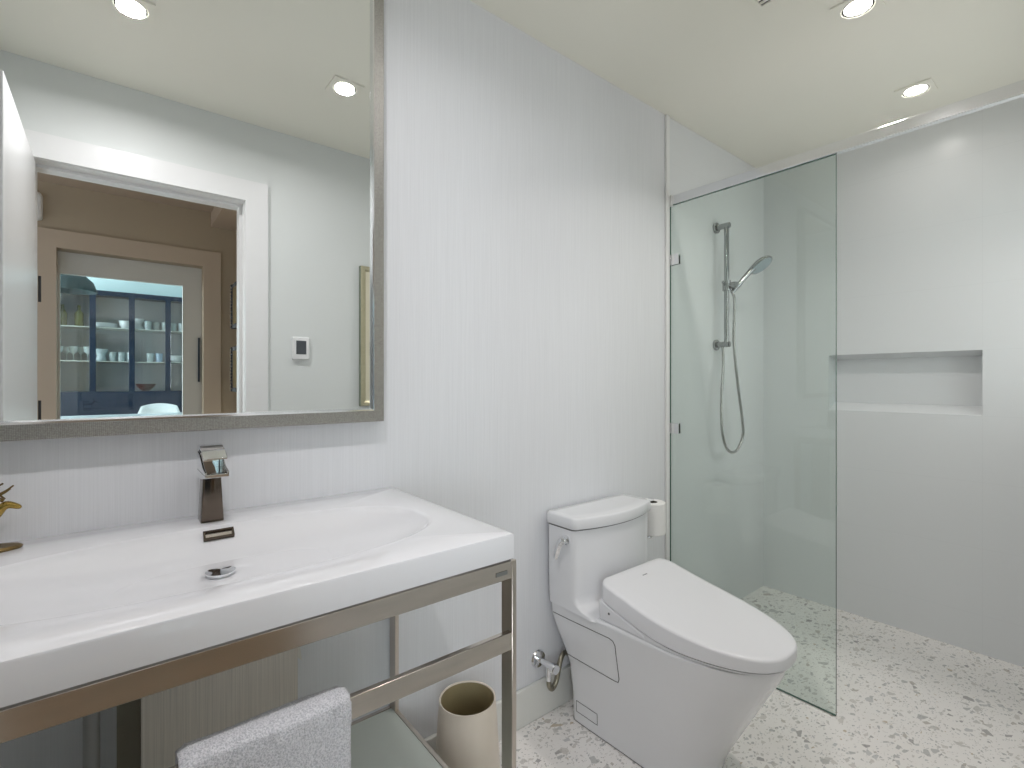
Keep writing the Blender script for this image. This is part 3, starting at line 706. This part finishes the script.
def outline(h, z=None):
    yb, yf, ym = lerp(yb_t, h), lerp(yf_t, h), lerp(ym_t, h); z = h if z is None else z
    half = []; wbk = hw(h, yb); rr = .022
    half.append((0, yb))
    for k in range(1, 4): half.append(((wbk - rr) * k / 3, yb))
    for k in range(1, 5):
        a = PI / 2 * k / 4; half.append((wbk - rr + rr * math.sin(a), yb - rr + rr * math.cos(a)))
    for k in range(1, 15):
        y = yb - rr - (yb - rr - ym) * k / 14; half.append((hw(h, y), y))
    for k in range(1, 25):
        a = PI / 2 * k / 24; y = ym - (ym - yf) * math.sin(a); half.append((hw(h, y) if k < 24 else 0, y))
    L_ = [(TX - w_, y, z) for w_, y in half]; R_ = [(TX + w_, y, z) for w_, y in half[1:-1]][::-1]
    return L_ + R_
b_ = bmesh.new()
hs = [0.0008, .004] + [.02 * i for i in range(1, 21)] + [.410, .416]
rings = [outline(h) for h in hs]
loft(b_, rings + [[(TX + (p[0] - TX) * .97, .95 + (p[1] - .95) * .985, .420) for p in outline(.416)]])
ped = obj('pedestal', b_, M['toilet'], to, smooth=60)
# tank
def tank_ring(z, yf, bulge, w_, yb=1.303, r=.014):
    half = []
    half.append((0, yb)); half += [((w_ - r) * k / 4, yb) for k in range(1, 4)]
    half += [(w_ - r + r * math.sin(a), yb - r + r * math.cos(a)) for a in [PI / 2 * k / 5 for k in range(0, 6)]]
    rf = .022
    half += [(w_ - rf + rf * math.cos(a), yf + rf - rf * math.sin(a)) for a in [PI / 2 * k / 6 for k in range(0, 7)]]
    for k in range(1, 11):
        u = 1 - k / 10; x = (w_ - rf) * u; half.append((x, yf - bulge * (1 - u * u)))
    L_ = [(TX - x, y, z) for x, y in half]; R_ = [(TX + x, y, z) for x, y in half[1:-1]][::-1]
    return L_ + R_
b_ = bmesh.new()
loft(b_, [tank_ring(z, yf, bl, w_ + .003) for z, yf, bl, w_ in ((.412, 1.080, .03, .2065), (.4205, 1.090, .03, .2065), (.426, 1.120, .03, .2068), (.434, 1.145, .03, .207), (.445, 1.160, .03, .2075), (.47, 1.1665, .03, .208), (.60, 1.168, .032, .210), (.692, 1.168, .034, .2115))])
obj('tank', b_, M['toilet'], to, smooth=60)
obj('tank_gap', loft(bmesh.new(), [tank_ring(z, 1.1655, .034, .2148) for z in (.6915, .6975)]), M['seam'], to)
b_ = bmesh.new()
loft(b_, [tank_ring(z, yf, bl, w_, 1.306 - s) for z, yf, bl, w_, s in ((.697, 1.160, .036, .2175, 0), (.699, 1.1585, .036, .219, 0), (.731, 1.1575, .036, .2195, 0), (.735, 1.1595, .036, .2175, .002), (.737, 1.165, .036, .212, .006), (.7365, 1.20, .030, .185, .03))])
obj('tank_lid', b_, M['toilet'], to, smooth=60)
# flush lever on the left side of the tank
b_ = bmesh.new(); lx = TX - .2135
lathe(b_, [(0, 0), (.016, 0), (.016, -.006), (.010, -.008), (.010, -.020), (0, -.020)], (lx, 1.205, .655), 24, 'X')
flv = tag(obj('flush_lever', b_, M['chrome'], to, smooth=40), 'chrome flush lever')
b_ = bmesh.new(); tube(b_, smoothpath([(lx - .020, 1.203, .658), (lx - .024, 1.216, .640), (lx - .026, 1.230, .600), (lx - .026, 1.232, .588)], 6), [.012] * 6 + [.0105] * 6 + [.0085] * 7, 4)
obj('lever_arm', b_, M['chrome'], flv, bevel=.001)
# seat ring, bidet unit, lid
def egg(s, z_fn, yr, yf=.562, w_=.190, rr=.045, inset=0):
    """closed outline of the seat seen from above; z from z_fn(y)"""
    ym = .88; half = []; w2 = w_ - inset; yf2 = yf + inset; yr2 = yr - inset; rr = rr
    wr = (w_ - .004) - inset
    half.append((0, yr2)); half += [((wr - rr) * k / 4, yr2) for k in range(1, 5)]
    half += [(wr - rr + rr * math.sin(a), yr2 - rr + rr * math.cos(a)) for a in [PI / 2 * k / 6 for k in range(1, 7)]]
    for k in range(1, 7):
        t = k / 6; half.append((wr + (w2 - wr) * t, yr2 - rr - (yr2 - rr - ym) * t))
    for k in range(1, 25):
        a = PI / 2 * k / 24; half.append((w2 * math.cos(a) ** .78 if k < 24 else 0, ym - (ym - yf2) * math.sin(a)))
    L_ = [(TX - x, y, z_fn(y)) for x, y in half]; R_ = [(TX + x, y, z_fn(y)) for x, y in half[1:-1]][::-1]
    return L_ + R_
YR = 1.092
def sm(tab):
    def f(y):
        for (a, va), (b, vb) in zip(tab[:-1], tab[1:]):
            if y <= b:
                t = max(0, (y - a) / (b - a)); return va + (vb - va) * t
        return tab[-1][1]
    return lambda y: (f(y - .03) + f(y) * 2 + f(y + .03)) / 4
top = sm([(.55, .460), (.60, .464), (.70, .473), (.80, .484), (.90, .499), (1.0, .521), (1.12, .551)])
bot = sm([(.55, .428), (.60, .428), (.80, .429), (.88, .436), (.95, .451), (1.02, .469), (1.12, .497)])
b_ = bmesh.new()
loft(b_, [egg(1, lambda y: bot(y) + .001, YR, inset=.006), egg(1, lambda y: bot(y) + .003, YR, inset=.0), egg(1, lambda y: top(y) - .006, YR, inset=0), egg(1, lambda y: top(y) - .002, YR, inset=.0015), egg(1, lambda y: top(y) + .001, YR, inset=.006), egg(1, lambda y: top(y) + .002, YR, inset=.02), egg(1, lambda y: top(y) + .004, YR, inset=.06, rr=.02)])
lido = obj('seat_lid', b_, M['lidp'], to, smooth=60)
b_ = bmesh.new(); loft(b_, [egg(1, lambda y: .4225, YR - .01, inset=.004), egg(1, lambda y: max(.4245, bot(y) - .0018), YR - .01, inset=.004)]); obj('seat_ring', b_, M['lidp'], to, smooth=60)
b_ = bmesh.new(); loft(b_, [egg(1, lambda y: .4202, YR - .012, inset=.008), egg(1, lambda y: bot(y) + .0012, YR - .012, inset=.008)]); obj('seat_gap', b_, M['seam'], to, smooth=60)
b_ = bmesh.new()      # bidet unit: wedge visible under the rear of the lid
pro = [(.905, .4206), (1.080, .4206), (1.084, .484), (1.06, .478), (1.0, .460), (.95, .447), (.905, .434)]
slab(b_, pro, TX - .187, TX + .187); bmesh.ops.recalc_face_normals(b_, faces=b_.faces)
bdu = obj('bidet_unit', b_, M['lidp'], to, bevel=.004)
b_ = bmesh.new(); lathe(b_, [(0, -.0015), (.004, -.0012), (.004, .002), (0, .002)], (TX - .187, 1.040, .452), 16, 'X'); obj('button', b_, M['seam'], bdu)
# raised emblem-like maker strip on the lid
obj('lid_badge', bx(TX - .012, TX + .012, 1.035, 1.0385, top(1.037) + .0035, top(1.037) + .0048), M['satin'], lido)
# side covers with dark seams that follow the skirt
def on_side(y, h, off_=.0006): return Vector((TX - hw(h, y) - off_, y, h))
def seam_loop(pts, closed=True, r=.0012, name='panel_seam'):
    P = []; n = len(pts)
    for i in range(n if closed else n - 1):
        a, b = pts[i], pts[(i + 1) % n]; m_ = max(2, int(math.dist(a, b) / .01))
        for k in range(m_): P.append(on_side(a[0] + (b[0] - a[0]) * k / m_, a[1] + (b[1] - a[1]) * k / m_))
    if not closed: P.append(on_side(*pts[-1]))
    bm_ = bmesh.new(); tube(bm_, P, r, 6, closed=closed); obj(name, bm_, M['seam'], ped)
SPH = {}
seam_loop([(1.280, .377), (1.035, .377), (1.020, .373), (1.013, .360), (1.010, .248), (1.015, .236), (1.028, .234), (1.240, .234)], closed=False)
seam_loop([(1.210, .076), (1.115, .076), (1.115, .038), (1.210, .038)], r=.0009)
seam_b = bmesh.new(); loft(seam_b, [outline(.0008, z=.0006), [(TX + (p[0] - TX) * 1.008, .95 + (p[1] - .95) * 1.004, .003) for p in outline(.001)]]); obj('base_caulk', seam_b, M['seam'], to)

# water valve
vv = thing('water_valve', 'chrome angle valve with hose on the wall left of the toilet', 'valve', (1.16, YB, .36))
vx, vz = 1.192, .206
b_ = bmesh.new(); lathe(b_, [(.010, -.010), (.028, -.008), (.032, -.0008), (.010, -.0006)], (vx, YB, vz), 28, 'Y'); obj('escutcheon', b_, M['chrome'], vv, smooth=40)
b_ = bmesh.new(); tube(b_, [(vx, YB - .004, vz), (vx, YB - .070, vz)], .010, 16); tube(b_, [(vx, YB - .055, vz), (vx + .002, YB - .055, vz - .055)], .009, 16)
lathe(b_, [(0, -.095), (.016, -.095), (.018, -.090), (.018, -.074), (.012, -.070), (0, -.070)], (vx, YB, vz), 12, 'Y'); obj('valve_body', b_, M['chrome'], vv, smooth=40)
b_ = bmesh.new(); tube(b_, smoothpath([(vx + .002, YB - .055, vz - .050), (vx + .004, YB - .055, vz - .075), (vx + .022, YB - .052, vz - .092), (vx + .045, YB - .050, vz - .070), (vx + .065, YB - .045, vz - .020), (vx + .090, YB - .038, vz + .002), (vx + .115, YB - .034, vz - .005)], 8), .009, 14); obj('hose', b_, plain('braided hose', (.30, .28, .22), .3, .9, noise=.3, nscale=300), vv, smooth=60)

# paper holder and roll
RX, RY, RZ0, RZ1 = 1.755, 1.235, .572, .700
hd = thing('paper_holder', 'chrome upright paper holder on the wall behind the tank', 'holder', (RX, YB, .66))
PZ = RZ0 - .022
b_ = bmesh.new(); lathe(b_, [(0, -.010), (.020, -.009), (.022, -.0005), (0, -.0005)], (RX - .045, YB, PZ), 24, 'Y'); obj('wall_plate', b_, M['chrome'], hd, smooth=40)
b_ = bmesh.new(); tube(b_, smoothpath([(RX - .045, YB - .008, PZ), (RX - .040, YB - .045, PZ), (RX - .006, RY + .012, PZ), (RX, RY, PZ + .006), (RX, RY, PZ + .04), (RX, RY, RZ1 + .010)], 6), .006, 12)
lathe(b_, [(0, RZ0 - .008), (.026, RZ0 - .008), (.026, RZ0 - .001), (0, RZ0 - .001)], (RX, RY, 0), 24); lathe(b_, [(0, RZ1 + .008), (.012, RZ1 + .008), (.013, RZ1 + .015), (0, RZ1 + .016)], (RX - .003, RY, 0), 20); obj('arm', b_, M['chrome'], hd, smooth=40)
b_ = bmesh.new(); lathe(b_, [(.025, RZ0), (.055, RZ0), (.057, RZ0 + .002), (.057, RZ1 - .002), (.055, RZ1), (.025, RZ1), (.025, RZ0)], (RX, RY, 0), 48)
rl = tag(obj('toilet_roll', b_, M['paper_roll'], smooth=40, origin=(RX, RY, RZ0)), 'white toilet roll standing upright on its holder behind the toilet tank', 'toilet paper')
obj('core', lathe(bmesh.new(), [(.0248, RZ0 + .001), (.0248, RZ1 - .001), (.0236, RZ1 - .001), (.0236, RZ0 + .001), (.0248, RZ0 + .001)], (RX, RY, 0), 32), plain('brown card', (.10, .08, .06), .8), rl)
b_ = bmesh.new(); loft(b_, [[(RX - .0565 - .006 * t, RY - .02 + .05 * (u), RZ0 + .03 - .085 * t) for u in (0, .25, .5, .75, 1)] + [(RX - .0555 - .006 * t, RY - .02 + .05 * (u), RZ0 + .03 - .085 * t) for u in (1, .75, .5, .25, 0)] for t in (0, .33, .66, 1)])
obj('loose_sheet', b_, M['paper_roll'], rl)

# ------------------------------------------------------------------ shower screen
GX = 2.016; gt = .010; GY0 = .641; GZ = 2.020
sp = thing('shower_screen', 'clear greenish fixed glass shower panel beside the toilet', 'shower screen', (GX, 1.0, 0))
b_ = bmesh.new(); box(b_, GX, GX + gt, GY0, YB - .002, .003, GZ)
bm_e = b_
for f in b_.faces: f.material_index = 0 if abs(f.calc_center_median().x - (GX + gt / 2)) > gt * .4 else 1
obj('glass_pane', b_, [M['glass'], M['glass_edge']], sp)
for z in (1.766, 0.987):
    b_ = bmesh.new(); box(b_, GX - .006, GX - .0003, YB - .050, YB - .0105, z - .024, z + .024); box(b_, GX + gt + .0003, GX + gt + .006, YB - .050, YB - .0005, z - .024, z + .024); box(b_, GX - .006, GX + gt + .006, YB - .0105, YB - .0005, z - .024, z + .024)
    obj('clamp', b_, M['chrome'], sp, bevel=.001)
hb = thing('header_bar', 'long satin aluminium bar running wall to wall above the glass panel', 'bar', (GX, .65, GZ))
b_ = bmesh.new(); box(b_, GX - .0075, GX + gt + .0075, YF + .0005, YB - .0105, GZ + .001, GZ + .041); obj('bar', b_, M['alu'], hb, bevel=.002)
obj('wall_bracket', bx(GX - .011, GX + gt + .011, YB - .0165, YB - .0005, GZ - .003, GZ + .045), M['trim'], hb, bevel=.001)

# hand shower on its rail
sx_, sy_ = 2.430, YB - .060
sh = thing('hand_shower_set', 'chrome hand shower on a vertical slide rail with looping hose', 'shower', (sx_, YB, 1.39))
tz, bz = 1.997, 1.392
b_ = bmesh.new(); tube(b_, [(sx_, sy_, bz - .014), (sx_, sy_, tz + .006)], .0125, 20); obj('slide_rail', b_, M['satin'], sh, smooth=40)
for z in (tz, bz):
    b_ = bmesh.new(); lathe(b_, [(0, -.012), (.026, -.012), (.028, -.010), (.028, -.0006), (0, -.0006)], (sx_, YB, z), 28, 'Y'); tube(b_, [(sx_, YB - .006, z), (sx_, sy_ - .016, z)], .0145, 20)
    obj('wall_bracket', b_, M['satin'], sh, smooth=40)
cz = 1.69
b_ = bmesh.new(); tube(b_, [(sx_, sy_, cz - .026), (sx_, sy_, cz + .026)], .020, 20); tube(b_, [(sx_ - .045, sy_ - .004, cz + .012), (sx_ + .0, sy_, cz)], .007, 12); lathe(b_, [(0, -.052), (.014, -.052), (.016, -.035), (.012, -.018), (0, -.018)], (sx_, sy_, cz), 16, 'Y')
obj('slider', b_, M['satin'], sh, smooth=40)
hA = Vector((sx_ + .020, sy_ - .030, cz - .022)); hB = Vector((sx_ + .092, sy_ - .085, cz + .082))
dirn = (hB - hA).normalized()
b_ = bmesh.new(); tube(b_, [hA - dirn * .02, hA + dirn * .03, hA + dirn * .05, hB - dirn * .02, hB + dirn * .01], [.010, .012, .0115, .013, .015], 18)
tube(b_, [(sx_ + .004, sy_ - .010, cz), hA + dirn * .02], .016, 16)
hsd = obj('handle', b_, M['satin'], sh, smooth=50)
hd_ = Vector((.62, -.55, .42)).normalized(); hc = hB + hd_ * .050; nrm = Vector((-.20, -.30, -.80)); nrm = (nrm - hd_ * nrm.dot(hd_)).normalized()
b_ = bmesh.new(); s1 = hd_; s2 = nrm.cross(hd_).normalized()
def disc(c, r, d): return [c + nrm * d + (s1 * math.cos(t) + s2 * math.sin(t)) * r for t in [2 * PI * i / 40 for i in range(40)]]
loft(b_, [disc(hc, .014, -.019), disc(hc, .044, -.015), disc(hc, .058, -.005), disc(hc, .060, .004), disc(hc, .057, .008)]); shd = obj('shower_head', b_, M['satin'], sh, smooth=50)
b_ = bmesh.new(); loft(b_, [disc(hc, .053, .0078), disc(hc, .052, .0095)])
for rr_, n_ in ((.014, 6), (.028, 12), (.041, 18)):
    for i in range(n_):
        t = 2 * PI * i / n_; c_ = hc + nrm * .0095 + (s1 * math.cos(t) + s2 * math.sin(t)) * rr_
        loft(b_, [[c_ + nrm * d + (s1 * math.cos(q) + s2 * math.sin(q)) * .0022 for q in [2 * PI * j / 6 for j in range(6)]] for d in (0, .002)])
obj('spray_face', b_, plain('pale blue grey silicone', (.42, .50, .54), .35), shd, smooth=40)
hp = [hA - dirn * .015, (sx_ + .012, sy_ - .035, 1.60), (sx_ + .012, sy_ - .032, 1.40), (sx_ + .045, sy_ - .034, 1.20), (sx_ + .105, sy_ - .030, 1.00), (sx_ + .118, sy_ - .025, .915), (sx_ + .060, sy_ - .018, .845), (sx_ - .015, sy_ - .012, .86), (sx_ - .058, sy_ - .008, .95), (sx_ - .045, sy_ + .004, 1.10), (sx_ - .012, sy_ + .012, 1.28), (sx_ - .004, sy_ + .018, bz - .012)]
b_ = bmesh.new(); tube(b_, smoothpath(hp, 10), .0068, 12)
obj('hose', b_, plain('metal spiral hose', (.40, .40, .39), .25, 1.0, noise=.2, nscale=400, stretch=(.1, .1, 1)), sh, smooth=60)

# ------------------------------------------------------------------ thermostat and picture on the front wall (in the mirror)
th = thing('thermostat', 'white wall thermostat with dark screen reflected in the mirror', 'thermostat', (.74, YF, 1.37))
obj('housing', loft(bmesh.new(), [[(p[0], YF + y, p[1]) for p in rrect(.74, 1.37, .040 - s, .057 - s, .006, 0)] for y, s in ((.0005, 0), (.014, 0), (.017, .003))]), M['white_plastic'], th, smooth=40)
obj('screen', bx(.716, .764, YF + .0168, YF + .0182, 1.340, 1.408), M['screen'], th)
pc = thing('picture_frame', 'gilt-framed picture on the front wall at the right edge of the mirror', 'picture', (1.35, YF, 1.07))
b_ = bmesh.new(); p0, p1, q0, q1 = 1.045, 1.65, 1.07, 1.83
def pr(y, s): return [(p0 + s, y, q0 + s), (p1 - s, y, q0 + s), (p1 - s, y, q1 - s), (p0 + s, y, q1 - s)]
loft(b_, [pr(YF + .0005, 0), pr(YF + .026, 0)], cap=False); obj('frame_edge', b_, M['green_edge'], pc)
b_ = bmesh.new(); loft(b_, [pr(YF + .026, 0), pr(YF + .032, .004), pr(YF + .030, .018), pr(YF + .022, .03)], cap=False); obj('moulding', b_, M['gold'], pc)
obj('artwork', bx(p0 + .028, p1 - .028, YF + .018, YF + .023, q0 + .028, q1 - .028), M['cream'], pc)
